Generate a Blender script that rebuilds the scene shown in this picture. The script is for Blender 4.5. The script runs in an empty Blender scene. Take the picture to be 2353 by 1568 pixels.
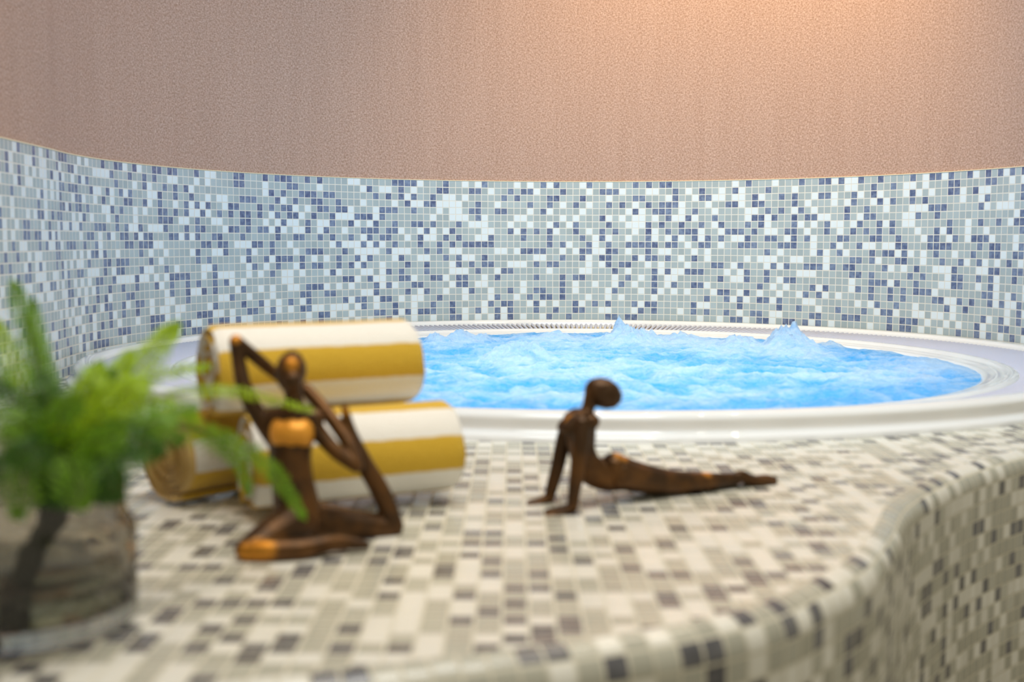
import bpy, bmesh, math, random
from mathutils import Vector, Matrix, noise

random.seed(7)
S = 0.0218                       # mosaic pitch (20 mm tile + joint)
CAMZ = 0.306                     # camera height above the tiled ledge (ledge top is z = 0)
F_PX, TILT, ROLL = 2691.3, 0.0860, -0.0025
CX, CY, R = 0.17849, 2.72536, 1.18573          # round niche: centre and radius
TH0 = -1.3049
ZTOP = 0.49842                   # top of the tiled band
FLOOR_Z, CEIL_Z = -0.85, 1.85
COL = bpy.context.scene.collection
PI = math.pi

# ------------------------------------------------------------------ helpers
def ray(x, y):
    u, v = x - 1176.5, y - 784
    cr, sr = math.cos(ROLL), math.sin(ROLL)
    u, v = u * cr + v * sr, -u * sr + v * cr
    X, Y = u / F_PX, -v / F_PX
    c, s = math.cos(TILT), math.sin(TILT)
    return Vector((X, c + Y * s, Y * c - s))

def at(x, y, depth):
    """world point seen at photo position x, y, at distance `depth` along +Y"""
    d = ray(x, y)
    return Vector((0, 0, CAMZ)) + d * (depth / d.y)

def link(o, parent=None):
    COL.objects.link(o)
    if parent is not None:
        o.parent = parent
    return o

def mesh_obj(name, bm, mats, parent=None, smooth=True):
    me = bpy.data.meshes.new(name)
    bm.to_mesh(me); bm.free()
    for m in (mats if isinstance(mats, (list, tuple)) else [mats]):
        me.materials.append(m)
    if smooth:
        for p in me.polygons:
            p.use_smooth = True
    return link(bpy.data.objects.new(name, me), parent)

def tag(o, label=None, cat=None, group=None, kind=None):
    if label: o['label'] = label
    if cat: o['category'] = cat
    if group: o['group'] = group
    if kind: o['kind'] = kind
    return o

def empty(name, loc):
    o = bpy.data.objects.new(name, None)
    o.location = loc
    o.empty_display_size = 0.05
    return link(o)

def catmull(pts, n):
    """n points along a Catmull-Rom curve through pts (tuples of any length)"""
    P = [pts[0]] + list(pts) + [pts[-1]]
    segs = len(pts) - 1
    out = []
    for i in range(n):
        t = i / (n - 1) * segs
        k = min(int(t), segs - 1)
        t -= k
        a, b, c, d = P[k], P[k + 1], P[k + 2], P[k + 3]
        out.append(tuple(0.5 * (2 * b[j] + (c[j] - a[j]) * t + (2 * a[j] - 5 * b[j] + 4 * c[j] - d[j]) * t * t
                                + (-a[j] + 3 * b[j] - 3 * c[j] + d[j]) * t ** 3) for j in range(len(b))))
    return out

def interp(tab, x):
    if x <= tab[0][0]: return tab[0][1]
    for (a, va), (b, vb) in zip(tab, tab[1:]):
        if x <= b:
            t = (x - a) / (b - a)
            t = t * t * (3 - 2 * t)
            return va + (vb - va) * t
    return tab[-1][1]

# ------------------------------------------------------------------ materials
class NT:
    def __init__(self, name):
        self.m = bpy.data.materials.new(name)
        self.m.use_nodes = True
        self.t = self.m.node_tree
        self.b = self.t.nodes['Principled BSDF']
        self.out = self.t.nodes['Material Output']
    def n(self, typ, **kw):
        nd = self.t.nodes.new(typ)
        for k, v in kw.items():
            if k.startswith('i_'):
                nd.inputs[int(k[2:])].default_value = v
            else:
                setattr(nd, k, v)
        return nd
    def l(self, a, b):
        self.t.links.new(a, b)
    def math(self, op, a, b=None, clamp=False):
        nd = self.n('ShaderNodeMath', operation=op, use_clamp=clamp)
        for i, v in enumerate((a, b)):
            if v is None: continue
            if hasattr(v, 'is_linked') or isinstance(v, bpy.types.NodeSocket): self.l(v, nd.inputs[i])
            else: nd.inputs[i].default_value = v
        return nd.outputs[0]
    def mix(self, fac, a, b):
        nd = self.n('ShaderNodeMix', data_type='RGBA')
        for i, v in ((0, fac), (6, a), (7, b)):
            if isinstance(v, bpy.types.NodeSocket): self.l(v, nd.inputs[i])
            elif i == 0: nd.inputs[0].default_value = v
            else: nd.inputs[i].default_value = (*v, 1)
        return nd.outputs[2]
    def set(self, **kw):
        for k, v in kw.items():
            self.b.inputs[k.replace('_', ' ')].default_value = v
        return self

def srgb(r, g, b):
    f = lambda c: ((c / 255 + 0.055) / 1.055) ** 2.4 if c > 10 else c / 255 / 12.92
    return (f(r), f(g), f(b))

def mosaic(name, white, grey, dark_a, dark_b, grout, use_attr, w_lim=0.30, d_lim=0.80, rough=0.22, tilt=.03):
    k = NT(name)
    uv = k.n('ShaderNodeUVMap').outputs[0]
    sep = k.n('ShaderNodeSeparateXYZ'); k.l(uv, sep.inputs[0])
    fl = k.n('ShaderNodeVectorMath', operation='FLOOR'); k.l(uv, fl.inputs[0])
    wn = k.n('ShaderNodeTexWhiteNoise', noise_dimensions='2D'); k.l(fl.outputs[0], wn.inputs['Vector'])
    off = k.n('ShaderNodeVectorMath', operation='ADD'); k.l(fl.outputs[0], off.inputs[0]); off.inputs[1].default_value = (37.3, 11.7, 0)
    wn2 = k.n('ShaderNodeTexWhiteNoise', noise_dimensions='2D'); k.l(off.outputs[0], wn2.inputs['Vector'])
    if use_attr:
        at_ = k.n('ShaderNodeAttribute', attribute_name='tone'); tone = at_.outputs['Fac']
    else:
        tone = wn.outputs['Value']
    fx = k.math('FRACT', sep.outputs[0]); fy = k.math('FRACT', sep.outputs[1])
    def edge(f):
        d = k.math('ABSOLUTE', k.math('SUBTRACT', f, 0.5))
        return k.n('ShaderNodeMapRange', interpolation_type='SMOOTHSTEP'), d
    mr, d = edge(fx); k.l(d, mr.inputs[0]); mr.inputs[1].default_value = 0.425; mr.inputs[2].default_value = 0.458
    mr2, d2 = edge(fy); k.l(d2, mr2.inputs[0]); mr2.inputs[1].default_value = 0.425; mr2.inputs[2].default_value = 0.458
    gm = k.math('MAXIMUM', mr.outputs[0], mr2.outputs[0])
    nz = k.n('ShaderNodeTexNoise', noise_dimensions='3D'); k.l(uv, nz.inputs['Vector'])
    nz.inputs['Scale'].default_value = 1.7; nz.inputs['Detail'].default_value = 2.0
    cr = k.n('ShaderNodeMapRange'); k.l(nz.outputs[0], cr.inputs[0]); cr.inputs[1].default_value = .38; cr.inputs[2].default_value = .66
    dk = k.math('MULTIPLY', k.math('ADD', k.math('MULTIPLY', cr.outputs[0], 0.6), k.math('MULTIPLY', wn2.outputs['Value'], 0.55)), 0.85, clamp=True)
    dark = k.mix(dk, dark_a, dark_b)
    g2 = tuple(c * 0.84 for c in grey)
    gcol = k.mix(wn2.outputs['Value'], grey, g2)
    is_dark = k.math('GREATER_THAN', tone, d_lim)
    is_grey = k.math('GREATER_THAN', tone, w_lim)
    c1 = k.mix(is_grey, white, gcol)
    c2 = k.mix(is_dark, c1, dark)
    c3 = k.mix(gm, c2, grout)
    k.l(c3, k.b.inputs['Base Color'])
    rg = k.n('ShaderNodeMapRange'); k.l(gm, rg.inputs[0]); rg.inputs[3].default_value = rough; rg.inputs[4].default_value = 0.8
    k.l(rg.outputs[0], k.b.inputs['Roughness']); k.b.inputs['IOR'].default_value = 1.6
    h = k.math('ADD', k.math('SUBTRACT', 1.0, gm), k.math('MULTIPLY', nz.outputs[0], 0.25))
    bp = k.n('ShaderNodeBump'); bp.inputs['Strength'].default_value = 0.5; bp.inputs['Distance'].default_value = 0.0008
    k.l(h, bp.inputs['Height'])
    geo = k.n('ShaderNodeNewGeometry')
    tl = k.n('ShaderNodeVectorMath', operation='MULTIPLY_ADD'); k.l(wn2.outputs['Color'], tl.inputs[0])
    tl.inputs[1].default_value = (tilt,) * 3; tl.inputs[2].default_value = (-tilt / 2,) * 3
    ad = k.n('ShaderNodeVectorMath', operation='ADD'); k.l(geo.outputs['Normal'], ad.inputs[0]); k.l(tl.outputs[0], ad.inputs[1])
    nn = k.n('ShaderNodeVectorMath', operation='NORMALIZE'); k.l(ad.outputs[0], nn.inputs[0]); k.l(nn.outputs[0], bp.inputs['Normal'])
    k.l(bp.outputs[0], k.b.inputs['Normal'])
    return k.m

M = {}
M['wall_tile'] = mosaic('wall_mosaic', (.74, .81, .84), (.43, .505, .525), (.075, .10, .21), (.23, .30, .43), (.72, .69, .62), True)
M['deck_tile'] = mosaic('ledge_mosaic', (.80, .79, .73), (.49, .485, .41), (.065, .065, .078), (.17, .17, .185), (.64, .61, .50), False, w_lim=.36, d_lim=.81, rough=0.24, tilt=.10)

def fabric_mat():
    k = NT('woven_wall_fabric')
    uv = k.n('ShaderNodeUVMap').outputs[0]
    def nz(sx, sy, sc, det):
        mp = k.n('ShaderNodeMapping'); k.l(uv, mp.inputs[0]); mp.inputs['Scale'].default_value = (sx, sy, 1)
        t = k.n('ShaderNodeTexNoise', noise_dimensions='2D'); k.l(mp.outputs[0], t.inputs['Vector'])
        t.inputs['Scale'].default_value = sc; t.inputs['Detail'].default_value = det; t.inputs['Roughness'].default_value = .6
        return t.outputs[0]
    a = nz(1, .45, 330, 3); b = nz(.45, 1.0, 300, 2); c = nz(1, .10, 22, 3)
    s = k.math('ADD', k.math('ADD', k.math('MULTIPLY', a, .50), k.math('MULTIPLY', b, .40)), k.math('MULTIPLY', c, .06))
    mr = k.n('ShaderNodeMapRange'); k.l(s, mr.inputs[0]); mr.inputs[1].default_value = .36; mr.inputs[2].default_value = .64
    col = k.mix(mr.outputs[0], (.345, .205, .145), (.62, .425, .345))
    k.l(col, k.b.inputs['Base Color'])
    k.set(Roughness=.85)
    k.b.inputs['Specular IOR Level'].default_value = .2
    bp = k.n('ShaderNodeBump'); bp.inputs['Strength'].default_value = .35; bp.inputs['Distance'].default_value = .001
    k.l(s, bp.inputs['Height']); k.l(bp.outputs[0], k.b.inputs['Normal'])
    return k.m
M['fabric'] = fabric_mat()

def plain(name, col, rough=.5, **kw):
    k = NT(name); k.b.inputs['Base Color'].default_value = (*col, 1); k.b.inputs['Roughness'].default_value = rough
    for a, v in kw.items():
        k.b.inputs[a.replace('_', ' ')].default_value = v
    return k.m
M['cream'] = plain('cream_joint', (.85, .72, .5), .6)
M['plaster'] = plain('warm_plaster', (.62, .54, .44), .8)
M['ceiling'] = plain('ceiling_paint', (.75, .70, .62), .8)
M['floor'] = plain('dark_floor_tile', (.16, .13, .09), .35)
def acrylic():
    k = NT('white_acrylic')
    n = k.n('ShaderNodeTexNoise'); n.inputs['Scale'].default_value = 9
    c = k.mix(n.outputs[0], (.80, .795, .79), (.83, .825, .82)); k.l(c, k.b.inputs['Base Color'])
    k.set(Roughness=.035); return k.m
M['acrylic'] = acrylic()
M['rod'] = plain('pale_plastic_rod', (.56, .56, .67), .35)
M['channel'] = plain('beige_channel', (.62, .50, .33), .5)

def water_mat():
    k = NT('foaming_water')
    co = k.n('ShaderNodeTexCoord').outputs['Object']
    mp = k.n('ShaderNodeMapping'); k.l(co, mp.inputs[0]); mp.inputs['Scale'].default_value = (1, 1, 2.5)
    a = k.n('ShaderNodeTexNoise'); k.l(mp.outputs[0], a.inputs['Vector']); a.inputs['Scale'].default_value = 11; a.inputs['Detail'].default_value = 9; a.inputs['Roughness'].default_value = .72; a.inputs['Distortion'].default_value = 1.0
    fo = k.n('ShaderNodeAttribute', attribute_name='foam').outputs['Fac']
    s = k.math('ADD', a.outputs[0], k.math('MULTIPLY', fo, .55))
    mr = k.n('ShaderNodeMapRange'); k.l(s, mr.inputs[0]); mr.inputs[1].default_value = .46; mr.inputs[2].default_value = .88
    a2 = k.n('ShaderNodeTexNoise'); k.l(mp.outputs[0], a2.inputs['Vector']); a2.inputs['Scale'].default_value = 46; a2.inputs['Detail'].default_value = 6; a2.inputs['Roughness'].default_value = .7; a2.inputs['Distortion'].default_value = .8
    fine = k.n('ShaderNodeMapRange'); k.l(a2.outputs[0], fine.inputs[0]); fine.inputs[1].default_value = .35; fine.inputs[2].default_value = .72
    wt = k.math('ADD', k.math('MULTIPLY', mr.outputs[0], .62), k.math('MULTIPLY', fine.outputs[0], .42), clamp=True)
    col = k.mix(wt, (.06, .45, .88), (.70, .82, .93))
    df = k.n('ShaderNodeBsdfDiffuse'); k.l(col, df.inputs[0])
    tr = k.n('ShaderNodeBsdfTranslucent'); k.l(col, tr.inputs[0])
    gl = k.n('ShaderNodeBsdfGlossy'); gl.inputs['Roughness'].default_value = .08
    b = k.n('ShaderNodeTexNoise'); k.l(co, b.inputs['Vector']); b.inputs['Scale'].default_value = 38; b.inputs['Detail'].default_value = 7; b.inputs['Roughness'].default_value = .62
    bp = k.n('ShaderNodeBump'); bp.inputs['Strength'].default_value = .8; bp.inputs['Distance'].default_value = .012
    k.l(b.outputs[0], bp.inputs['Height'])
    for x in (df, tr, gl): k.l(bp.outputs[0], x.inputs['Normal'])
    m1 = k.n('ShaderNodeMixShader'); m1.inputs[0].default_value = .5; k.l(df.outputs[0], m1.inputs[1]); k.l(tr.outputs[0], m1.inputs[2])
    fr = k.n('ShaderNodeFresnel'); fr.inputs[0].default_value = 1.33; k.l(bp.outputs[0], fr.inputs['Normal'])
    m2 = k.n('ShaderNodeMixShader'); k.l(k.math('MULTIPLY', fr.outputs[0], .45), m2.inputs[0]); k.l(m1.outputs[0], m2.inputs[1]); k.l(gl.outputs[0], m2.inputs[2])
    k.l(m2.outputs[0], k.out.inputs[0])
    return k.m
M['water'] = water_mat()

def towel_mat(hemmed=False):
    k = NT('striped_terry')
    uv = k.n('ShaderNodeUVMap').outputs[0]
    sep = k.n('ShaderNodeSeparateXYZ'); k.l(uv, sep.inputs[0])
    n0 = k.n('ShaderNodeTexNoise'); k.l(uv, n0.inputs['Vector']); n0.inputs['Scale'].default_value = 45
    u = k.math('ADD', sep.outputs[0], k.math('MULTIPLY', k.math('SUBTRACT', n0.outputs[0], .5), .004))
    P = .0745
    f = k.math('FRACT', k.math('ADD', k.math('DIVIDE', u, P), 0.5))
    d = k.math('ABSOLUTE', k.math('SUBTRACT', f, .5))
    mr = k.n('ShaderNodeMapRange', interpolation_type='SMOOTHSTEP'); k.l(d, mr.inputs[0]); mr.inputs[1].default_value = .235; mr.inputs[2].default_value = .275
    n = k.n('ShaderNodeTexNoise'); co = k.n('ShaderNodeTexCoord').outputs['Object']; k.l(co, n.inputs['Vector']); n.inputs['Scale'].default_value = 420; n.inputs['Detail'].default_value = 3
    gold = k.mix(n.outputs[0], (.56, .33, .010), (.80, .53, .05))
    white = k.mix(n.outputs[0], (.80, .78, .73), (.95, .94, .90))
    col = k.mix(mr.outputs[0], gold, white)
    hem = k.math('LESS_THAN', sep.outputs[1], .009)
    if hemmed: col = k.mix(hem, col, (.60, .41, .14))
    k.l(col, k.b.inputs['Base Color']); k.set(Roughness=.95)
    k.b.inputs['Sheen Weight'].default_value = .25
    bp = k.n('ShaderNodeBump'); bp.inputs['Strength'].default_value = .8; bp.inputs['Distance'].default_value = .002
    k.l(n.outputs[0], bp.inputs['Height']); k.l(bp.outputs[0], k.b.inputs['Normal'])
    return k.m
M['towel'] = towel_mat(); M['towel_hemmed'] = towel_mat(True)
M['hem'] = plain('tan_towel_edge', (.58, .38, .12), .95)

def bronze():
    k = NT('rust_brown_bronze')
    co = k.n('ShaderNodeTexCoord').outputs['Object']
    a = k.n('ShaderNodeTexNoise'); k.l(co, a.inputs['Vector']); a.inputs['Scale'].default_value = 28; a.inputs['Detail'].default_value = 5
    b = k.n('ShaderNodeTexNoise'); k.l(co, b.inputs['Vector']); b.inputs['Scale'].default_value = 260; b.inputs['Detail'].default_value = 3
    mr = k.n('ShaderNodeMapRange'); k.l(a.outputs[0], mr.inputs[0]); mr.inputs[1].default_value = .42; mr.inputs[2].default_value = .68
    c = k.mix(mr.outputs[0], (.040, .020, .007), (.17, .070, .013))
    c = k.mix(k.math('MULTIPLY', b.outputs[0], .5), c, (.10, .045, .014))
    g = k.n('ShaderNodeAttribute', attribute_name='orange_patch').outputs['Fac']
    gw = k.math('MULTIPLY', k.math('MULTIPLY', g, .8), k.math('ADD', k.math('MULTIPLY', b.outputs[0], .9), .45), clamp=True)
    c = k.mix(gw, c, (.80, .33, .03))  # orange blended into the brown around the marked spots
    k.l(c, k.b.inputs['Base Color'])
    k.set(Metallic=.6, Roughness=.42)
    bp = k.n('ShaderNodeBump'); bp.inputs['Strength'].default_value = .3; bp.inputs['Distance'].default_value = .0008
    k.l(b.outputs[0], bp.inputs['Height']); k.l(bp.outputs[0], k.b.inputs['Normal'])
    return k.m
M['bronze'] = bronze()
def gilt():
    k = NT('gilded_paint')
    co = k.n('ShaderNodeTexCoord').outputs['Object']
    b = k.n('ShaderNodeTexNoise'); k.l(co, b.inputs['Vector']); b.inputs['Scale'].default_value = 200; b.inputs['Detail'].default_value = 3
    c = k.mix(b.outputs[0], (.62, .24, .02), (.95, .45, .05)); k.l(c, k.b.inputs['Base Color'])
    k.set(Metallic=.35, Roughness=.5)
    return k.m
M['gilt'] = gilt()

def leaf(name, ca, cb):
    k = NT(name)
    co = k.n('ShaderNodeTexCoord').outputs['Object']
    a = k.n('ShaderNodeTexNoise'); k.l(co, a.inputs['Vector']); a.inputs['Scale'].default_value = 60
    c = k.mix(a.outputs[0], ca, cb)
    k.l(c, k.b.inputs['Base Color']); k.set(Roughness=.45)
    tr = k.n('ShaderNodeBsdfTranslucent'); k.l(c, tr.inputs[0])
    mx = k.n('ShaderNodeMixShader'); mx.inputs[0].default_value = .35
    k.l(k.b.outputs[0], mx.inputs[1]); k.l(tr.outputs[0], mx.inputs[2]); k.l(mx.outputs[0], k.out.inputs[0])
    return k.m
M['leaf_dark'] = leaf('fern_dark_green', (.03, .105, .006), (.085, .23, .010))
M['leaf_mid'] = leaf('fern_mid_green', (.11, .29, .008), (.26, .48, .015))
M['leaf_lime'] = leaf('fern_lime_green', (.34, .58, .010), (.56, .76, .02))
M['stem'] = plain('dark_fern_stem', (.022, .022, .008), .6)
M['moss'] = plain('dark_root_moss', (.018, .026, .010), .9)

def glass(name, col, rough=.02, ior=1.47):
    k = NT(name); k.b.inputs['Base Color'].default_value = (*col, 1)
    k.set(Roughness=rough, IOR=ior); k.b.inputs['Transmission Weight'].default_value = 1.0
    return k.m
M['glass'] = glass('smoky_glass', (.60, .57, .51))
M['vase_water'] = glass('murky_water', (.55, .58, .45), ior=1.33)

# ------------------------------------------------------------------ niche walls
def wall_path():
    """plan polyline of the niche, one vertex per tile column: straight, arc, straight"""
    i0, i1 = -22, 185
    pts = []
    th = TH0 + i0 / (R / S)
    p = Vector((CX + R * math.sin(th), CY + R * math.cos(th)))
    d = Vector((0.060, -1.0)).normalized()
    for k in range(150, 0, -1):
        pts.append((i0 - k, p + d * S * k))
    for i in range(i0, i1 + 1):
        th = TH0 + i / (R / S)
        pts.append((i, Vector((CX + R * math.sin(th), CY + R * math.cos(th)))))
    q = pts[-1][1]
    for k in range(1, 31):
        pts.append((i1 + k, q + Vector((.9, -.45)).normalized() * S * k))
    return pts
PATH = wall_path()
NROWS = 23
TONES = {}      # (column, row) -> tone as read from the wall
TONE_ROWS = (   # one row of tiles per line, from column -22 on: 0 white, 1 grey, 2 dark, 3 hidden in the photo
    (3,3,2,2,2,1,1,1,0,1,0,1,1,1,2,1,1,2,2,0,1,2,0,1,1,2,2,1,2,2,1,1,1,2,1,0,0,1,1,1,2,2,1,1,1,2,1,2,2,2,1,1,2,1,2,1,1,1,1,0,0,1,1,1,1,1,2,2,2,2,0,1,1,1,2,1,1,0,1,0,2,1,1,1,1,0,1,0,1,2,0,2,1,1,1,0,2,1,1,0,1,1,1,2,1,2,1,2,2,1,1,1,1,1,1,1,1,1,0,1,2,1,1,1,0,1,1,1,2,1,1,2,2,0,2,0,0,2,1,1,2,1,1,1,1,2,1,0,2,2,0,2,1,1,2,0,1,2,1,2,0,2,1,2),
    (3,3,3,3,3,3,3,3,1,1,1,1,0,0,0,0,2,1,1,1,2,1,1,2,1,2,1,1,0,0,1,1,1,0,1,0,1,1,1,1,2,2,1,1,1,0,1,1,1,2,2,1,1,1,0,1,1,1,1,1,1,0,2,1,0,0,1,2,1,0,1,1,1,2,2,1,1,1,2,2,1,0,1,1,2,1,2,2,0,1,1,1,2,1,1,1,0,1,2,2,2,0,1,1,1,0,0,1,1,2,1,0,1,2,1,1,0,1,2,0,1,1,1,2,1,1,1,0,1,1,1,1,1,1,1,0,0,1,1,2,1,1,2,1,0,0,1,0,1,1,1,2,2,1,1,1,1,2,2,1,1,0,1,0),
    (3,3,3,3,3,3,0,1,2,0,2,1,1,1,1,1,1,2,1,1,1,0,1,2,0,1,1,2,1,2,1,2,0,1,1,1,1,1,1,1,1,1,1,1,1,0,2,1,2,1,1,2,2,2,1,2,2,1,1,1,1,1,1,2,1,2,1,2,0,2,1,1,2,1,0,0,1,0,1,1,1,1,1,2,1,2,1,1,1,1,2,2,1,1,1,2,1,1,1,0,1,1,1,2,2,1,1,1,0,2,1,1,0,2,2,0,0,1,0,0,1,2,0,1,1,2,1,2,1,1,0,2,2,0,1,1,2,0,1,2,0,1,1,1,0,2,0,1,0,1,1,2,2,0,1,2,0,0,1,1,1,1,1,2),
    (3,3,3,3,3,3,3,2,1,1,1,2,0,0,1,2,0,1,2,0,2,1,1,1,0,0,2,1,1,2,1,1,2,1,1,0,1,0,0,1,1,2,2,2,1,1,1,2,0,1,2,1,1,2,2,1,1,2,1,1,1,0,1,1,1,1,0,1,2,0,0,2,2,0,0,0,0,1,1,2,1,1,0,1,1,1,1,2,1,1,2,1,0,1,2,1,0,1,1,2,1,2,1,0,1,2,1,2,2,2,0,1,1,1,0,1,1,2,2,0,1,2,2,1,1,1,1,2,1,0,1,1,1,0,1,0,2,1,1,0,2,0,2,1,1,2,1,2,1,1,1,1,1,0,1,1,0,2,1,1,1,0,1,2),
    (3,3,3,3,3,3,3,3,2,0,1,1,0,1,2,1,0,1,1,2,2,1,1,2,0,1,2,1,1,0,1,2,0,2,0,2,1,1,0,2,2,1,1,1,2,1,2,1,2,2,0,1,0,1,2,2,1,2,2,0,1,1,1,0,2,2,2,1,1,2,1,1,1,0,1,0,0,1,2,2,1,1,2,2,1,1,1,0,1,2,0,1,1,1,1,0,1,1,1,1,1,1,0,2,0,1,2,2,2,1,0,1,2,1,1,0,1,1,1,1,0,0,1,2,1,2,1,0,2,1,0,1,1,1,1,2,1,1,2,1,1,0,1,1,1,0,0,0,2,2,2,1,1,1,1,1,2,0,1,0,0,0,1,1),
    (3,3,3,3,3,3,3,3,3,1,2,1,1,1,0,0,2,1,2,1,1,0,1,0,1,1,2,2,1,2,1,2,0,0,2,0,1,2,1,2,1,2,2,1,2,1,0,2,1,2,2,0,1,2,1,1,2,0,0,0,2,2,2,0,2,1,1,1,1,1,1,1,0,1,1,0,0,0,1,2,0,1,1,1,1,0,0,1,1,1,1,1,0,1,0,1,1,1,2,0,1,0,1,0,0,1,0,1,2,0,0,2,0,1,1,2,1,1,1,1,0,2,2,0,2,1,1,2,1,2,2,0,0,1,1,2,1,0,2,2,1,1,1,1,0,0,2,1,1,2,1,1,1,1,1,1,1,1,1,1,1,1,0,2),
    (3,3,3,3,3,3,3,3,3,2,1,0,1,1,1,0,1,2,1,1,1,0,1,1,1,1,2,2,2,1,0,0,1,2,1,1,0,0,1,1,1,2,2,1,1,0,1,0,2,0,0,1,2,1,0,0,2,1,1,2,0,1,0,2,1,1,2,1,1,2,2,1,2,1,1,1,2,1,0,0,0,1,1,1,0,1,1,0,1,1,0,2,1,0,2,1,1,1,1,2,1,1,0,0,0,2,1,2,1,1,2,1,1,2,1,0,2,1,1,1,2,1,2,0,1,1,1,2,0,1,0,1,2,0,0,1,0,2,1,1,2,0,2,1,0,0,1,1,1,1,1,2,1,1,0,1,2,1,1,2,1,0,2,2),
    (3,3,3,3,3,3,3,3,3,3,3,1,2,2,2,1,1,2,1,2,0,0,2,1,0,0,0,2,1,1,1,2,1,2,2,1,1,1,0,2,2,1,2,1,2,2,0,2,0,1,0,0,2,1,0,2,1,1,0,1,1,2,2,2,1,2,2,0,1,1,0,2,0,1,0,2,1,1,1,1,0,0,1,1,2,0,2,1,2,1,2,0,1,1,2,1,0,1,2,1,2,1,1,0,1,2,0,1,2,1,2,2,2,0,1,1,0,2,2,2,1,2,1,0,0,1,2,2,1,0,1,1,2,1,0,1,2,1,2,1,2,1,2,1,1,1,0,1,1,2,0,2,1,1,0,1,1,0,1,1,1,1,1,2),
    (3,3,3,3,3,3,3,3,3,3,2,2,1,0,1,2,0,1,2,2,1,2,0,2,2,1,1,1,2,2,0,2,0,2,1,1,2,2,1,1,1,2,1,1,1,1,1,2,1,1,2,2,1,1,2,1,2,1,1,2,1,0,2,1,2,2,1,1,0,1,2,0,0,1,2,1,2,1,1,0,0,2,1,1,1,1,2,1,1,1,2,1,1,1,1,2,1,0,2,0,1,1,0,1,1,2,0,1,0,2,0,1,2,0,2,1,2,1,0,0,2,1,1,2,2,1,0,2,1,2,0,1,1,1,2,2,1,1,1,2,2,1,1,2,1,1,1,0,2,2,1,0,2,1,0,2,2,2,0,1,1,1,0,1),
    (3,3,3,3,3,3,3,3,3,2,1,1,2,0,1,1,1,1,1,2,2,1,2,2,2,0,0,1,1,1,1,1,1,1,2,2,1,2,2,1,0,0,0,2,2,1,2,1,1,0,1,1,1,1,1,1,0,2,0,0,0,2,0,2,0,1,2,1,1,1,2,1,1,2,1,2,1,2,2,2,2,2,1,1,1,1,1,1,1,1,2,1,2,0,1,1,2,0,1,2,1,1,2,2,2,2,2,1,2,2,1,0,1,2,2,1,0,1,1,2,2,2,1,1,1,2,2,2,1,1,0,1,1,2,0,1,1,2,0,0,1,0,0,2,2,1,1,1,2,2,2,2,1,1,1,1,2,1,2,2,1,1,0,2),
    (3,3,3,3,3,3,3,3,3,3,3,3,2,0,2,1,1,0,1,1,1,1,2,1,0,1,1,0,1,1,1,1,0,2,1,1,0,0,2,1,1,1,2,0,1,1,2,1,1,1,0,1,2,2,2,1,1,1,2,1,0,0,0,0,1,2,0,0,0,1,1,2,1,2,1,0,0,1,1,1,1,1,0,0,1,0,2,2,2,2,1,1,0,1,0,2,2,0,0,2,2,1,0,1,1,2,1,0,0,1,1,1,0,1,0,1,1,1,1,1,1,1,1,2,1,0,1,1,1,1,0,2,0,1,2,0,1,1,1,2,1,2,2,0,2,0,1,0,1,2,1,1,0,1,1,2,1,1,2,2,0,1,2,2),
    (3,3,3,3,3,3,3,3,3,3,2,1,1,1,2,2,1,2,2,2,1,1,1,1,2,1,0,1,1,1,1,1,1,2,1,2,1,1,1,1,1,0,2,1,1,2,0,2,2,2,1,2,1,0,1,0,1,2,1,1,2,0,2,1,1,1,0,2,1,1,0,0,1,1,2,1,2,0,0,1,2,1,1,1,1,1,1,1,0,0,1,1,2,1,1,2,0,1,2,2,1,1,1,2,0,2,2,1,2,1,0,1,2,1,0,1,1,1,1,1,0,1,0,0,0,1,1,0,0,1,1,1,0,1,1,1,2,2,1,2,0,1,1,2,2,1,1,0,1,1,2,1,1,2,0,1,2,0,1,0,1,2,1,0),
    (3,3,3,3,3,3,3,3,3,3,3,0,0,1,2,1,0,2,2,1,1,1,2,0,0,1,1,2,1,0,1,1,1,1,0,0,2,1,1,1,1,1,0,2,1,0,1,2,1,1,0,2,1,2,2,1,1,2,1,2,0,2,1,1,0,1,1,1,2,1,1,2,1,1,1,0,2,1,2,1,2,2,1,1,0,0,0,1,2,1,2,2,1,1,1,1,0,1,0,2,1,2,2,1,1,0,1,0,1,1,1,0,1,1,1,2,2,1,0,2,1,1,1,0,2,0,2,1,1,2,2,2,0,2,1,2,2,1,1,1,1,2,0,1,0,1,2,1,1,0,0,0,2,1,1,1,0,0,2,2,1,1,2,2),
    (3,3,3,3,3,3,3,3,3,3,3,3,2,2,1,1,2,0,0,0,0,2,0,0,1,0,1,0,2,2,2,2,1,1,0,1,2,0,0,0,1,1,0,1,0,1,2,1,0,0,1,0,1,1,1,0,2,0,1,1,1,0,0,1,0,2,1,2,1,1,1,2,1,1,1,0,0,0,1,2,1,1,0,2,2,1,1,1,1,1,0,1,1,1,1,0,0,1,1,1,2,1,0,1,1,1,2,0,2,0,0,2,2,2,1,1,1,0,1,0,2,1,1,2,1,1,1,1,0,0,0,1,1,1,1,1,2,2,1,2,1,1,1,1,1,2,1,2,1,1,1,0,2,2,1,1,2,1,2,0,1,1,2,1),
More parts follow.
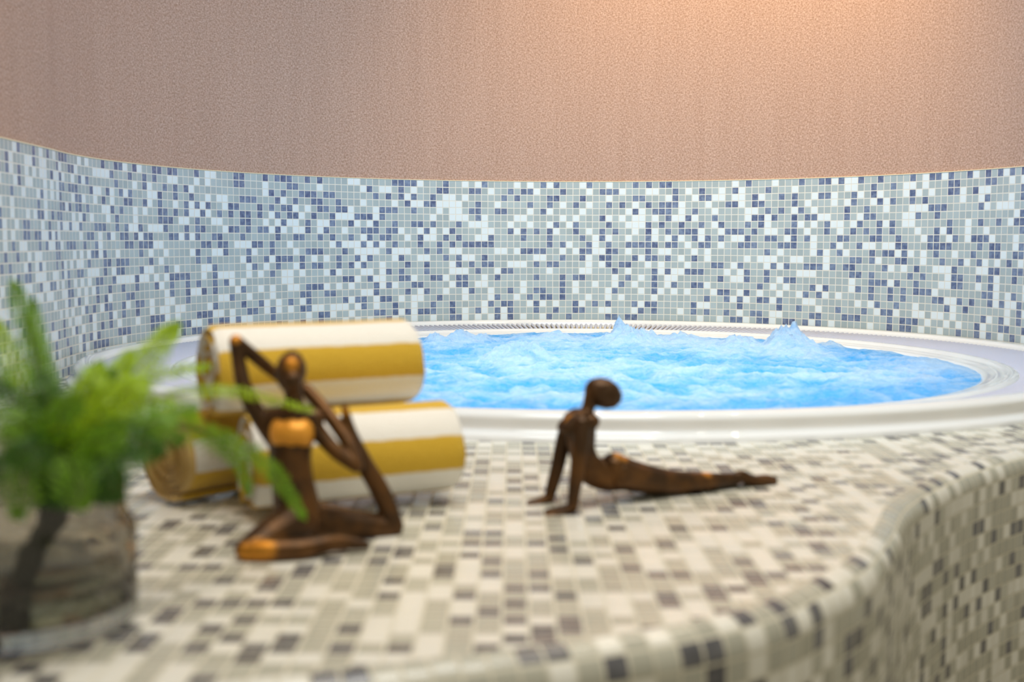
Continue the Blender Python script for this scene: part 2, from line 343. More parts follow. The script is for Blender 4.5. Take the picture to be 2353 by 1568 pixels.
    (3,3,3,3,3,3,3,3,3,3,3,3,2,1,1,2,1,1,2,1,1,2,1,1,1,2,0,1,2,1,1,2,1,2,1,1,2,1,2,0,1,0,1,1,1,1,1,1,0,0,1,1,1,1,1,1,1,1,2,2,0,1,2,0,0,1,1,2,2,0,1,1,2,2,0,1,2,2,1,1,0,1,2,1,1,1,1,1,2,1,1,1,2,1,2,2,1,1,1,1,0,1,2,1,0,1,2,1,0,0,1,1,1,1,1,1,2,1,0,0,2,1,1,2,1,0,2,2,1,1,1,1,1,1,1,1,0,1,1,2,2,2,0,2,1,1,2,1,1,1,0,0,2,2,1,1,0,1,2,0,1,1,1,1),
    (3,3,3,3,3,3,3,3,3,3,3,3,2,1,2,0,1,1,1,2,2,1,1,1,1,1,1,0,2,1,1,2,0,0,2,1,2,1,1,1,0,2,1,1,0,1,0,1,1,0,0,1,2,2,2,0,1,0,1,0,1,1,1,2,0,2,0,1,1,2,2,1,1,1,1,0,2,2,1,0,0,1,1,1,1,1,0,1,1,1,1,1,2,1,0,1,1,0,1,1,0,2,1,0,1,1,2,1,0,2,1,1,2,2,0,1,1,1,1,1,1,1,2,1,0,1,0,1,1,1,2,0,2,1,1,1,0,2,1,2,1,1,2,1,2,1,2,2,2,0,1,1,1,1,1,1,1,2,2,0,1,0,2,1),
    (3,3,3,3,3,3,3,3,3,3,3,2,1,0,2,2,1,1,2,0,1,2,2,1,0,1,1,0,0,1,1,2,1,1,1,1,1,0,0,2,1,1,0,1,1,1,0,1,1,1,1,2,2,1,1,2,2,1,1,1,1,0,0,2,1,1,1,1,2,1,0,2,1,1,0,1,1,0,2,1,1,0,1,1,2,1,0,1,2,2,1,1,2,1,0,1,1,1,1,0,2,1,1,1,0,1,2,0,1,0,1,0,1,1,1,0,2,2,1,0,2,1,0,1,1,0,1,1,0,2,1,2,0,1,0,1,1,1,1,2,1,1,2,1,2,1,1,1,1,2,2,0,0,2,1,2,1,1,2,0,2,0,0,2),
    (3,3,3,3,3,3,3,3,3,3,3,3,1,1,1,2,0,1,2,1,1,2,1,1,0,1,0,0,1,0,0,1,1,1,1,0,2,1,1,1,1,2,1,1,2,0,1,0,1,2,1,0,2,1,1,1,1,1,2,0,2,2,1,0,2,2,1,0,1,0,0,1,1,2,1,1,1,0,1,1,1,0,2,1,1,0,1,2,1,2,2,1,2,1,1,1,0,1,1,0,1,0,1,1,1,1,0,1,1,1,1,1,1,1,2,1,1,2,0,2,0,1,2,2,0,2,1,1,1,0,0,1,1,1,1,1,1,0,1,0,2,1,1,2,1,1,0,1,1,1,1,2,0,1,2,1,1,1,1,1,1,0,1,2),
    (3,3,3,3,3,3,3,3,3,3,3,3,3,2,1,2,1,0,1,1,1,0,1,1,2,2,2,0,1,0,1,1,1,2,2,2,0,0,1,0,1,1,2,2,1,0,2,0,1,0,1,2,2,0,0,1,0,0,0,1,0,2,1,0,1,1,2,1,1,0,1,1,2,1,1,2,1,1,1,1,0,2,1,2,2,1,1,0,2,0,1,0,1,1,2,0,1,2,1,2,1,1,1,2,0,2,2,1,1,1,1,1,2,0,0,1,1,1,1,2,1,1,1,1,1,2,1,1,2,1,1,0,1,1,2,1,1,1,2,1,0,2,2,0,1,1,0,0,1,0,0,1,0,1,1,1,1,2,0,1,2,0,1,2),
    (3,3,3,3,3,3,3,3,3,3,3,3,2,1,1,1,1,2,2,2,1,1,1,1,2,2,1,1,1,2,2,2,0,0,1,2,1,2,2,0,2,0,0,1,1,1,2,1,1,1,1,1,0,1,2,2,0,1,1,0,1,1,1,2,2,1,2,0,2,0,2,2,2,1,1,2,1,0,1,2,0,1,2,0,2,1,1,1,2,1,1,2,1,1,2,2,1,1,0,0,1,1,1,0,2,1,2,1,1,1,0,1,2,1,2,1,1,2,1,0,1,2,2,1,0,0,1,1,1,1,2,2,1,1,1,2,2,2,1,1,1,1,2,1,2,2,2,1,0,1,1,0,1,0,1,1,2,0,1,1,2,2,1,1),
    (3,3,3,3,3,3,3,3,3,3,3,3,2,2,2,1,1,1,0,1,1,1,1,1,1,1,1,1,1,0,2,1,2,2,1,1,1,1,2,1,1,1,0,1,1,1,1,2,1,0,1,2,0,1,2,1,1,1,0,1,0,1,0,1,1,2,0,1,1,0,1,1,0,1,1,2,2,0,1,0,1,0,2,0,2,1,0,1,1,0,2,1,1,2,1,1,1,1,1,2,2,1,2,2,1,1,1,1,1,1,1,1,1,0,1,1,0,1,2,2,0,1,2,2,0,1,2,2,1,2,0,2,1,0,1,1,1,1,1,0,1,1,2,1,2,2,1,0,1,1,0,1,1,2,1,1,2,0,2,1,0,1,2,1),
)
for _r, _s in enumerate(TONE_ROWS):
    for _k, _c in enumerate(_s): TONES[(_k - 22, _r)] = _c

def build_wall():
    bm = bmesh.new()
    uvl = bm.loops.layers.uv.new('UVMap')
    tone = bm.faces.layers.float.new('tone')
    rnd = random.Random(11)
    cols = []
    for i, p in PATH:
        cols.append([bm.verts.new((p.x, p.y, ZTOP - S * j)) for j in range(NROWS + 1)])
    for a in range(len(PATH) - 1):
        for j in range(NROWS):
            f = bm.faces.new((cols[a][j + 1], cols[a + 1][j + 1], cols[a + 1][j], cols[a][j]))
            i = PATH[a][0]
            for lp, (u, v) in zip(f.loops, ((i, -j - 1), (i + 1, -j - 1), (i + 1, -j), (i, -j))):
                lp[uvl].uv = (u + .0, v + .0)
            v = rnd.random()
            c = TONES.get((i, j))
            if c in (0, 1, 2): v = (.1, .5, .9)[c]
            f[tone] = v
    return mesh_obj('wall_back_lower', bm, M['wall_tile'], smooth=False)
w = build_wall(); tag(w, 'curved lower wall of white, grey and blue mosaic around the tub', kind='structure')

def offset_path(off):
    out = []
    P = [p for _, p in PATH]
    for k, p in enumerate(P):
        t = (P[min(k + 1, len(P) - 1)] - P[max(k - 1, 0)]).normalized()
        out.append(p + Vector((-t.y, t.x)) * off)
    return out
def ribbon(name, off, z0, z1, mat, label, thick=0.0):
    bm = bmesh.new(); uvl = bm.loops.layers.uv.new('UVMap')
    P = offset_path(off); prof = [(0, z0), (0, z1)]
    if thick: prof = [(thick, z0), (0, z0), (0, z1), (thick, z1)]
    Q = offset_path(off + thick) if thick else P
    L = [0.0]
    for a, b in zip(P, P[1:]): L.append(L[-1] + (b - a).length)
    rows = [[bm.verts.new(((Q if d else P)[k].x, (Q if d else P)[k].y, z)) for k in range(len(P))] for d, z in prof]
    for r in range(len(prof) - 1):
        for k in range(len(P) - 1):
            f = bm.faces.new((rows[r][k], rows[r][k + 1], rows[r + 1][k + 1], rows[r + 1][k]))
            for lp, (kk, z) in zip(f.loops, ((k, prof[r][1]), (k + 1, prof[r][1]), (k + 1, prof[r + 1][1]), (k, prof[r + 1][1]))):
                lp[uvl].uv = (L[kk], z)
    return tag(mesh_obj(name, bm, mat), label, kind='structure')
ribbon('wall_back_upper', .003, ZTOP, CEIL_Z, M['fabric'], 'curved upper wall covered in brown woven fabric')
ribbon('trim_1', -.0012, ZTOP - .0006, ZTOP + .0016, M['cream'], 'thin cream joint line on top of the mosaic band', thick=.005)

# floor, ceiling
def slab(name, x0, x1, y0, y1, z, mat, label, up=True):
    bm = bmesh.new()
    v = [bm.verts.new(p) for p in ((x0, y0, z), (x1, y0, z), (x1, y1, z), (x0, y1, z))]
    bm.faces.new(v if up else v[::-1])
    return tag(mesh_obj(name, bm, mat, smooth=False), label, kind='structure')
slab('floor', -1.0, 2.6, -1.2, 4.0, FLOOR_Z, M['floor'], 'dark floor in front of the tiled ledge')
slab('ceiling', -1.3, 2.6, 0.9, 4.2, CEIL_Z, M['ceiling'], 'pale ceiling over the tub niche', up=False)

# ------------------------------------------------------------------ tub outline
R_OUT = [(0, 1.180), (96, 1.178), (105, 1.150), (115, 1.112), (138, 1.032), (158, .986), (180, .976)]
W_LIP = [(0, .245), (100, .245), (140, .15), (180, .10)]
def smoothed(tab, span):
    """values at 0..180 degrees, averaged so that the outline has no bumps; even about 0 and 180"""
    lin = []
    for a in range(181):
        for (x0, v0), (x1, v1) in zip(tab, tab[1:]):
            if x0 <= a <= x1:
                lin.append(v0 + (v1 - v0) * (a - x0) / (x1 - x0)); break
    for _ in range(2):
        lin = [sum(lin[(lambda q: -q if q < 0 else 360 - q if q > 180 else q)(a + d)] for d in range(-span, span + 1)) / (2 * span + 1) for a in range(181)]
    return lin
OUT_R, LIP_W = smoothed(R_OUT, 8), smoothed(W_LIP, 14)
def look(tab, phi):
    a = abs((math.degrees(phi) + 180) % 360 - 180)
    k = min(int(a), 179)
    return tab[k] + (tab[k + 1] - tab[k]) * (a - k)
def r_out(phi): return look(OUT_R, phi)
def r_lip(phi): return look(OUT_R, phi) - look(LIP_W, phi)
def pol(phi, r, z):
    return (CX + r * math.sin(phi), CY + r * math.cos(phi), z)

# ------------------------------------------------------------------ tiled ledge (deck)
FRONT = [(-.93, .70), (-.60, .715), (-.35, .753), (-.176, .796), (-.057, .838), (.045, .875), (.137, .918), (.205, .966),
         (.262, 1.03), (.325, 1.112), (.388, 1.235), (.446, 1.363), (.528, 1.481), (.628, 1.598), (.759, 1.717),
         (.95, 1.835), (1.15, 1.90), (1.45, 1.95)]
def build_ledge():
    bm = bmesh.new(); uvl = bm.loops.layers.uv.new('UVMap')
    n = 220
    F = [Vector(p) for p in catmull(FRONT, n)]
    # back boundary: under the tub edge, from the left wall to the right wall
    G = []
    for k in range(n):
        t = k / (n - 1)
        phi = math.radians(-100 - t * 160)          # -100 (left) .. -260 (right), through the near side
        r = r_out(phi) - .02
        G.append(Vector((CX + r * math.sin(phi), CY + r * math.cos(phi))))
    G[0] = Vector((-1.02, 2.62)); G[-1] = Vector((1.42, 2.5))
    m = 24
    grid = [[bm.verts.new((*(F[k].lerp(G[k], j / m)), 0.0)) for j in range(m + 1)] for k in range(n)]
    def uvtop(v): return (v.co.x / S + .35, v.co.y / S + .2)
    for k in range(n - 1):
        for j in range(m):
            f = bm.faces.new((grid[k][j], grid[k + 1][j], grid[k + 1][j + 1], grid[k][j + 1]))
            for lp in f.loops: lp[uvl].uv = uvtop(lp.vert)
    # bullnose and front face
    L = [0.0]
    for a, b in zip(F, F[1:]): L.append(L[-1] + (b - a).length)
    rad = .0278
    prof = [(0, 0, 0)]
    for q in range(1, 9):
        a = q / 8 * PI / 2
        prof.append((rad * math.sin(a), -rad * (1 - math.cos(a)), rad * a))
    zz = -rad
    while zz > FLOOR_Z:
        zz = max(zz - .1, FLOOR_Z); prof.append((rad, zz, rad * PI / 2 - rad - zz))
    rows = []
    for k in range(n):
        t = (F[min(k + 1, n - 1)] - F[max(k - 1, 0)]).normalized()
        nrm = Vector((t.y, -t.x))
        rows.append([grid[k][0] if q == 0 else bm.verts.new((F[k].x + nrm.x * o, F[k].y + nrm.y * o, z)) for q, (o, z, v) in enumerate(prof)])
    for k in range(n - 1):
        for q in range(len(prof) - 1):
            f = bm.faces.new((rows[k][q], rows[k][q + 1], rows[k + 1][q + 1], rows[k + 1][q]))
            for lp, (kk, qq) in zip(f.loops, ((k, q), (k, q + 1), (k + 1, q + 1), (k + 1, q))):
                lp[uvl].uv = (L[kk] / S + 400.5, -prof[qq][2] / S - 300)
    return mesh_obj('tiled_ledge', bm, M['deck_tile'])
tag(build_ledge(), 'raised mosaic ledge with a rounded front edge running around the tub', kind='structure')

# ------------------------------------------------------------------ hot tub
tub = tag(empty('hot_tub', (CX, CY, 0)), 'white round hot tub with overflow rim set into the mosaic ledge', 'hot tub')
def tub_shell():
    bm = bmesh.new()
    N = 288
    prof = [('o', 0, -.004), ('o', .0005, .006), ('o', .004, .0092), ('o', .010, .0115), ('o', .0155, .0145), ('o', .0175, .019), ('o', .0178, .025), ('o', .0165, .031),
            ('o', .0170, .0355), ('o', .021, .0400), ('o', .029, .0433), ('o', .041, .0447), ('o', .058, .0425), ('o', .0635, .036), ('o', .065, .022), ('o', .067, .006),
            ('l', .030, .004), ('l', .022, .014), ('l', .017, .023), ('l', .011, .029), ('l', .003, .0305), ('l', -.006, .0295), ('l', -.012, .025),
            ('l', -.017, .0220), ('l', -.026, .0238), ('l', -.034, .0225), ('l', -.039, .0195), ('l', -.047, .0200), ('l', -.055, .0180), ('l', -.060, .011), ('l', -.063, .0), ('l', -.075, -.10), ('l', -.10, -.28), ('l', -.25, -.34), ('l', -.55, -.42)]
    rings = []
    for s in range(N):
        phi = 2 * PI * s / N
        ring = []
        for kind, d, z in prof:
            r = r_out(phi) - d if kind == 'o' else r_lip(phi) + d
            x, y, z = pol(phi, r, z)
            ring.append(bm.verts.new((x - CX, y - CY, z)))
        rings.append(ring)
    for s in range(N):
        a, b = rings[s], rings[(s + 1) % N]
        for q in range(len(prof) - 1):
            bm.faces.new((a[q], a[q + 1], b[q + 1], b[q])).material_index = 1 if 14 <= q <= 16 else 0
    c = bm.verts.new((0, 0, -.42))
    for s in range(N):
        bm.faces.new((rings[s][-1], c, rings[(s + 1) % N][-1]))
    bmesh.ops.recalc_face_normals(bm, faces=bm.faces)
    o = mesh_obj('tub_shell', bm, [M['acrylic'], M['channel']], tub)
    return o
tub_shell()
def tube_between(bm, a, b, r, seg=6, caps=True):
    a, b = Vector(a), Vector(b)
    d = (b - a).normalized()
    s = d.cross(Vector((0, 0, 1))); s = s.normalized() if s.length > 1e-4 else Vector((1, 0, 0))
    u = s.cross(d)
    rings = []
    ends = [(a - d * r * .8, .45), (a, 1), (b, 1), (b + d * r * .8, .45)]
    for p, k in ends:
        rings.append([bm.verts.new(p + (s * math.cos(2 * PI * i / seg) + u * math.sin(2 * PI * i / seg)) * r * k) for i in range(seg)])
    for A, B in zip(rings, rings[1:]):
        for i in range(seg):
            bm.faces.new((A[i], A[(i + 1) % seg], B[(i + 1) % seg], B[i]))
    bm.faces.new(rings[0][::-1]); bm.faces.new(rings[-1])
def grate():
    bm = bmesh.new()
    N = 430
    for s in range(N):
        phi = 2 * PI * s / N
        r1, r0 = r_out(phi) - .071, r_lip(phi) + .018
        if r1 - r0 < .012: continue
        a = Vector(pol(phi, r1, .0305)); b = Vector(pol(phi, r0, .0225))
        c = Vector((CX, CY, 0))
        tube_between(bm, a - c, b - c, .0044)
    o = mesh_obj('overflow_grate', bm, M['rod'], tub)
    return o
g = grate()
def grate_ring():
    bm = bmesh.new()
    N = 288
    for fr in (.18, .82):
        rings = []
        for s in range(N):
            phi = 2 * PI * s / N
            r1, r0 = r_out(phi) - .073, r_lip(phi) + .02
            r = r1 + (r0 - r1) * fr
            z = .0305 - .008 * fr - .0075
            rings.append([bm.verts.new((r * math.sin(phi) + dx * math.sin(phi), r * math.cos(phi) + dx * math.cos(phi), z + dz)) for dx, dz in ((-.003, -.003), (.003, -.003), (.003, .003), (-.003, .003))])
        for s in range(N):
            A, B = rings[s], rings[(s + 1) % N]
            for i in range(4):
                bm.faces.new((A[i], A[(i + 1) % 4], B[(i + 1) % 4], B[i]))
    o = mesh_obj('grate_binding', bm, plain('yellowed_binding', (.72, .58, .36), .5), g)
    o['label'] = 'yellowed binding strips under the rods'
grate_ring()

# ------------------------------------------------------------------ bubbling water
def water():
    PEAKS = [(1425, 738, 3.20, .030), (1440, 752, 3.2, .06), (1825, 752, 3.05, .024), (1810, 765, 3.05, .06), (1915, 772, 3.2, .026), (1570, 762, 3.3, .04), (1060, 768, 3.3, .05), (1280, 770, 3.35, .05),
             (1110, 772, 3.3, .03), (2050, 790, 3.05, .03), (1480, 764, 3.25, .05), (1000, 775, 3.2, .05), (1700, 775, 3.1, .06), (1200, 800, 2.8, .07)]
    pk = []
    for x, y, d, w_ in PEAKS:
        p = at(x, y, d); pk.append((p.x, p.y, p.z - .014, w_))
    bm = bmesh.new()
    fl = bm.verts.layers.float.new('foam')
    NR, NA = 210, 560
    def height(x, y, edge):
        p = Vector((x * 5.5, y * 7.5, .3))
        h = .011 * noise.fractal(p, 0.9, 2.1, 4)
        rd = abs(noise.noise(Vector((x * 9, y * 12, 2.2))))
        h += .012 * (1 - 2.6 * rd)
        h += .0045 * noise.fractal(Vector((x * 34, y * 44, 5)), .7, 2.1, 4)
        fo = .5 * (1 - 3.2 * rd) + .9 * noise.noise(Vector((x * 2.6, y * 3.4, 9)))
        add = 0
        for px, py, pz, w_ in pk:
            d2 = ((x - px) ** 2 + ((y - py) * .8) ** 2) / (w_ * w_)
            if d2 < 9:
                jag = 1 + .35 * noise.noise(Vector((x * 60, y * 60, 3))) + .35 * noise.noise(Vector((x * 140, y * 140, 7)))
                add = max(add, pz * math.exp(-d2) * jag)
                fo += .9 * math.exp(-d2 * .5)
        return h * edge + add * edge, fo
    c = bm.verts.new((0, 0, .014)); c[fl] = 0
    rings = []
    for i in range(1, NR + 1):
        t = (i / NR) ** .8
        ring = []
        for s in range(NA):
            phi = 2 * PI * s / NA
            r = (r_lip(phi) - .0605) * t
            x, y = r * math.sin(phi), r * math.cos(phi)
            edge = min(1, (1 - t) * 12 + .15)
            h, fo = height(x + CX, y + CY, edge)
            v = bm.verts.new((x, y, .014 + h)); v[fl] = fo
            ring.append(v)
        rings.append(ring)
    for s in range(NA):
        bm.faces.new((c, rings[0][(s + 1) % NA], rings[0][s]))
    for A, B in zip(rings, rings[1:]):
        for s in range(NA):
            bm.faces.new((A[s], A[(s + 1) % NA], B[(s + 1) % NA], B[s]))
    bmesh.ops.recalc_face_normals(bm, faces=bm.faces)
    o = mesh_obj('bubbling_water', bm, M['water'])
    o.location = (CX, CY, 0)
    tag(o, 'foaming light blue water churning inside the white hot tub', 'water', kind='stuff')
water()

# ------------------------------------------------------------------ rolled towels
def towel(base_left, ang, length, rad, zc, face_deg, tail_deg, label, seed, mat='towel'):
    """base_left: plan point of the left end's axis; ang: direction of the axis; face_deg: angle (from the viewer's side, upwards) of a stripe's middle"""
    rnd = random.Random(seed)
    bm = bmesh.new(); uvl = bm.loops.layers.uv.new('UVMap')
    a = Vector((math.cos(ang), math.sin(ang), 0)); b = Vector((math.sin(ang), -math.cos(ang), 0)); up = Vector((0, 0, 1))
    pitch, th = .0088, .0080
    r_in = .010
    turns = (rad - r_in) / pitch
    th_end = math.radians(tail_deg)
    th_start = th_end - turns * 2 * PI
    n = int(turns * 44)
    A = [th_start + (th_end - th_start) * i / n for i in range(n + 1)]
    rr = [r_in + (x - th_start) / (2 * PI) * pitch for x in A]
    arc = [0.0]
    for i in range(n): arc.append(arc[-1] + (A[i + 1] - A[i]) * (rr[i] + rr[i + 1]) / 2)
    # arc length at the facing angle on the outermost turn
    fa = math.radians(face_deg)
    while fa + 2 * PI <= th_end: fa += 2 * PI
    i_f = min(range(n + 1), key=lambda i: abs(A[i] - fa))
    arc0 = arc[i_f]
    nx = 46
    zmin = 0.0
    prof = []
    for i in range(n + 1): prof.append((A[i], rr[i] - th / 2 * (1 if i not in (0, n) else .35), arc[i] - arc0, 0))
    for i in range(n, -1, -1): prof.append((A[i], rr[i] + th / 2 * (1 if i not in (0, n) else .35), arc[i] - arc0, 1))
    cols = []
    for j in range(nx + 1):
        t = j / nx
        ring = []
        for (x, r, s, side) in prof:
            e = 1 - abs(2 * t - 1)
            rim = .0045 * max(0, 1 - e * length / .012) ** 2
            q = r - (rim * (1 if side else -1) if True else 0)
            q *= 1 + .02 * noise.noise(Vector((math.cos(x) * 1.2, math.sin(x) * 1.2, t * 2.4 + seed)))
            ax = length * t + (.006 * noise.noise(Vector((s * 9, seed * 3.1, 0))) + .0016 * noise.noise(Vector((s * 60, seed, 1)))) * (2 * t - 1)
            sag = -.06 * max(0, -math.sin(x)) * q
            p = a * ax + b * (q * math.cos(x)) + up * (q * math.sin(x) - sag * .8)
            ring.append(bm.verts.new(p))
        cols.append(ring)
    m = len(prof)
    for j in range(nx):
        for i in range(m):
            k = (i + 1) % m
            f = bm.faces.new((cols[j][i], cols[j][k], cols[j + 1][k], cols[j + 1][i]))
            us = (prof[i][2], prof[k][2], prof[k][2], prof[i][2]); vs = (j, j, j + 1, j + 1)
            for lp, u_, v_ in zip(f.loops, us, vs): lp[uvl].uv = (u_, v_ / nx * length)
    for j in (0, nx):                                   # end faces, quad by quad between the two sides
        for i in range(n):
            q = [cols[j][i], cols[j][i + 1], cols[j][m - 2 - i], cols[j][m - 1 - i]]
            f = bm.faces.new(q if j else q[::-1]); f.material_index = 1
            idx = [i, i + 1, m - 2 - i, m - 1 - i]
            if not j: idx = idx[::-1]
            for lp, ii in zip(f.loops, idx): lp[uvl].uv = (prof[ii][2], j / nx * length)
    bmesh.ops.recalc_face_normals(bm, faces=bm.faces)
    o = mesh_obj('rolled_towel', bm, [M[mat], M['hem'] if mat == 'towel_hemmed' else M[mat]])
    o.location = (base_left[0], base_left[1], zc)
    return tag(o, label, 'towel', 'rolled striped towels')
A1, A2, A3 = math.radians(26), math.radians(30), math.radians(47)
towel((-.292, 1.272), A1, .240, .0560, .0600, 11, -115, 'gold and white striped towel roll lying in front, directly behind the seated statuette', 3)
towel((-.400, 1.332), A3, .20, .0540, .0575, 100, -60, 'rolled towel with its spiral end showing beside the glass vase, under the pile', 5, 'towel_hemmed')
towel((-.342, 1.312), A2, .245, .0545, .1550, 0, -100, 'gold and white striped towel roll lying on top of the other two', 8)

# ------------------------------------------------------------------ statuettes
def sphere_verts():
    b = bmesh.new(); bmesh.ops.create_icosphere(b, subdivisions=2, radius=1)
    vs = [v.co.copy() for v in b.verts]; fs = [[v.index for v in f.verts] for f in b.faces]
    b.free(); return vs, fs
SV, SF = sphere_verts()
class Body:
    def __init__(self): self.v = []; self.f = []
    def ball(self, c, r, rot=None):
        n = len(self.v)
        r = (Vector((r, r, r)) if not isinstance(r, Vector) else r) * 1.04
        r = Vector([x + .0009 for x in r])
        for p in SV:
            q = Vector((p.x * r.x, p.y * r.y, p.z * r.z))
            if rot: q = rot @ q
            self.v.append(c + q)
        self.f += [[i + n for i in f] for f in SF]
    def limb(self, pts, flat=1.0):
        """pts: [(Vector, radius)], smooth chain of overlapping balls"""
        data = [(p.x, p.y, p.z, r) for p, r in pts]
        L = sum((pts[i + 1][0] - pts[i][0]).length for i in range(len(pts) - 1))
        rm = min(r for _, r in pts)
        n = max(len(pts) * 3, int(L / (rm * .45)))
        for x, y, z, r in catmull(data, n):
            self.ball(Vector((x, y, z)), max(r, .0008))
    def build(self, name, mat, voxel, parent=None, smooth=4):
        me = bpy.data.meshes.new(name + '_raw'); me.from_pydata([tuple(p) for p in self.v], [], self.f)
        o = bpy.data.objects.new(name, me); COL.objects.link(o)
        r = o.modifiers.new('r', 'REMESH'); r.mode = 'VOXEL'; r.voxel_size = voxel; r.use_smooth_shade = True
        s = o.modifiers.new('s', 'SMOOTH'); s.iterations = smooth; s.factor = .5
        dg = bpy.context.evaluated_depsgraph_get()
        m2 = bpy.data.meshes.new_from_object(o.evaluated_get(dg))
        o.modifiers.clear(); o.data = m2; bpy.data.meshes.remove(me)
        m2.name = name
        m2.materials.clear(); m2.materials.append(mat)
        for p in m2.polygons: p.use_smooth = True
        if parent: o.parent = parent
        return o
    def hand(self, wrist, palm_dir, side, normal, size):
        """palm, five bent fingers; palm_dir along the hand, side towards the thumb"""
        d, s, n = palm_dir.normalized(), side.normalized(), normal.normalized()
        for k in range(4):
            off = (k - 1.5) * size * .16
            self.limb([(wrist, size * .16), (wrist + d * size * .25 - s * off * .7, size * .13), (wrist + d * size * .5 - s * off, size * .105)])
            ln = (.48, .55, .50, .38)[k] * size
            base = wrist + d * size * .5 - s * off
            self.limb([(base, size * .095), (base + d * ln * .5 - s * off * .3 + n * size * .02, size * .085), (base + d * ln - s * off * .6 - n * size * .04, size * .065)])
        tb = wrist + d * size * .12 + s * size * .2
        self.limb([(wrist + d * size * .08, size * .12), (tb, size * .12), (tb + d * size * .22 + s * size * .14, size * .095), (tb + d * size * .42 + s * size * .16, size * .075)])

def px(x, y, d, r, ground=False):
    p = at(x, y, d); rm = r * d / F_PX
    if ground: p.z = max(p.z, rm * .96)
    return (p, rm)

def mark_orange(o, spots):  # soft-edged orange patches, strongest at each spot's centre
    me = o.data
    a = me.attributes.new('orange_patch', 'FLOAT', 'POINT')
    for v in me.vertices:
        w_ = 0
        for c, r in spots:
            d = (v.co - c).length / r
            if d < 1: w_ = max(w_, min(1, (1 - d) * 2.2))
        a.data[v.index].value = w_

def seated():
    B = Body()
    k = 1.165 / F_PX
    V = lambda x, y, d=1.165: at(x, y, d)
    # torso
    B.ball(V(672, 1000), Vector((52 * k, 32 * k, 48 * k)))
    B.ball(V(652, 1000, 1.154), 20 * k); B.ball(V(695, 1000, 1.154), 20 * k)
    B.limb([(V(674, 960), 36 * k), (V(671, 1010), 46 * k), (V(668, 1060), 47 * k), (V(673, 1100), 46 * k), (V(681, 1150), 50 * k), (V(688, 1190), 55 * k)])
    B.limb([(V(628, 968), 24 * k), (V(680, 962), 28 * k), (V(722, 965), 23 * k)])
    # neck and head
    B.limb([(V(684, 965), 20 * k), (V(680, 930), 18 * k), (V(672, 895), 20 * k)])
    B.ball(V(669, 857, 1.158), Vector((33 * k, 34 * k, 47 * k)), Matrix.Rotation(math.radians(6), 3, 'Y'))
    B.ball(V(672, 880, 1.146), Vector((20 * k, 18 * k, 22 * k)))
    # arm raised beside the head, elbow high
    B.limb([(V(640, 1020), 22 * k), (V(614, 985), 21 * k), (V(584, 942), 18 * k), (V(562, 895), 16.5 * k), (V(550, 840, 1.172), 15 * k), (V(542, 788, 1.175), 14 * k)])
    B.limb([(V(542, 788, 1.175), 14 * k), (V(572, 812, 1.18), 13.5 * k), (V(608, 842, 1.188), 13 * k), (V(640, 868, 1.195), 11 * k)])
    B.hand(V(636, 866, 1.197), Vector((.8, .05, -.5)), Vector((.4, 0, .8)), Vector((0, 1, 0)), 34 * k)
    # arm hooked around the raised foot, hand behind the head
    B.limb([(V(715, 975), 21 * k), (V(738, 1003), 18 * k), (V(775, 1042, 1.160), 16 * k), (V(820, 1072, 1.160), 15 * k)])
    B.limb([(V(820, 1072, 1.160), 15 * k), (V(806, 1030, 1.168), 15 * k), (V(778, 985, 1.178), 15 * k), (V(742, 940, 1.188), 15 * k), (V(705, 900, 1.195), 14 * k)])
    B.hand(V(706, 902, 1.196), Vector((-.8, .05, .5)), Vector((.3, 0, .8)), Vector((0, 1, 0)), 34 * k)
    # front leg folded on the ledge
    B.limb([px(675, 1205, 1.150, 48), px(630, 1233, 1.125, 43), px(590, 1262, 1.108, 37), px(568, 1283, 1.100, 25, True)])
    B.limb([px(568, 1284, 1.100, 24, True), px(620, 1284, 1.098, 25, True), px(690, 1268, 1.104, 24, True), px(755, 1252, 1.115, 19, True), px(800, 1250, 1.125, 15, True)])
    B.limb([px(796, 1250, 1.125, 15, True), px(820, 1252, 1.128, 12, True), px(844, 1255, 1.131, 8, True)])
    # rear leg: thigh along the ledge, shin raised, toes up
    B.limb([px(695, 1195, 1.175, 50), px(750, 1203, 1.182, 43), px(820, 1210, 1.192, 37), px(880, 1213, 1.200, 30), px(906, 1214, 1.200, 22, True)])
    B.limb([px(906, 1212, 1.200, 22), px(893, 1170, 1.200, 22), px(870, 1120, 1.196, 21), px(845, 1078, 1.190, 19), px(822, 1030, 1.185, 15), px(808, 1000, 1.183, 13)])
    B.limb([px(812, 1010, 1.183, 14), px(803, 985, 1.182, 12), px(797, 960, 1.180, 9.5), px(793, 940, 1.178, 6.5)])
    o = B.build('yoga_statuette', M['bronze'], .00085)
    tag(o, 'seated bronze yoga statuette with arms behind its head and one foot raised, before the towels', 'statuette', 'bronze yoga statuettes')
    mark_orange(o, [(at(672, 835, 1.140), 27 * k), (at(600, 1268, 1.085), 42 * k), (at(568, 1276, 1.085), 34 * k), (at(540, 780, 1.17), 18 * k), (at(795, 948, 1.172), 15 * k)])
    # gilded bandeau
    C = Body()
    for q in range(15):
        x = 640 + q * 4.6
        bulge = .5 * (1 - abs(q - 7) / 7) ** .5
        C.ball(V(x, 997, 1.1570 - .010 * bulge), Vector((17 * k, 32 * k, (30 + 1.5 * math.cos(q * .9)) * k)))
    c = C.build('bandeau', M['gilt'], .0009, o); c['label'] = 'gilded chest band'
    return o
seated()

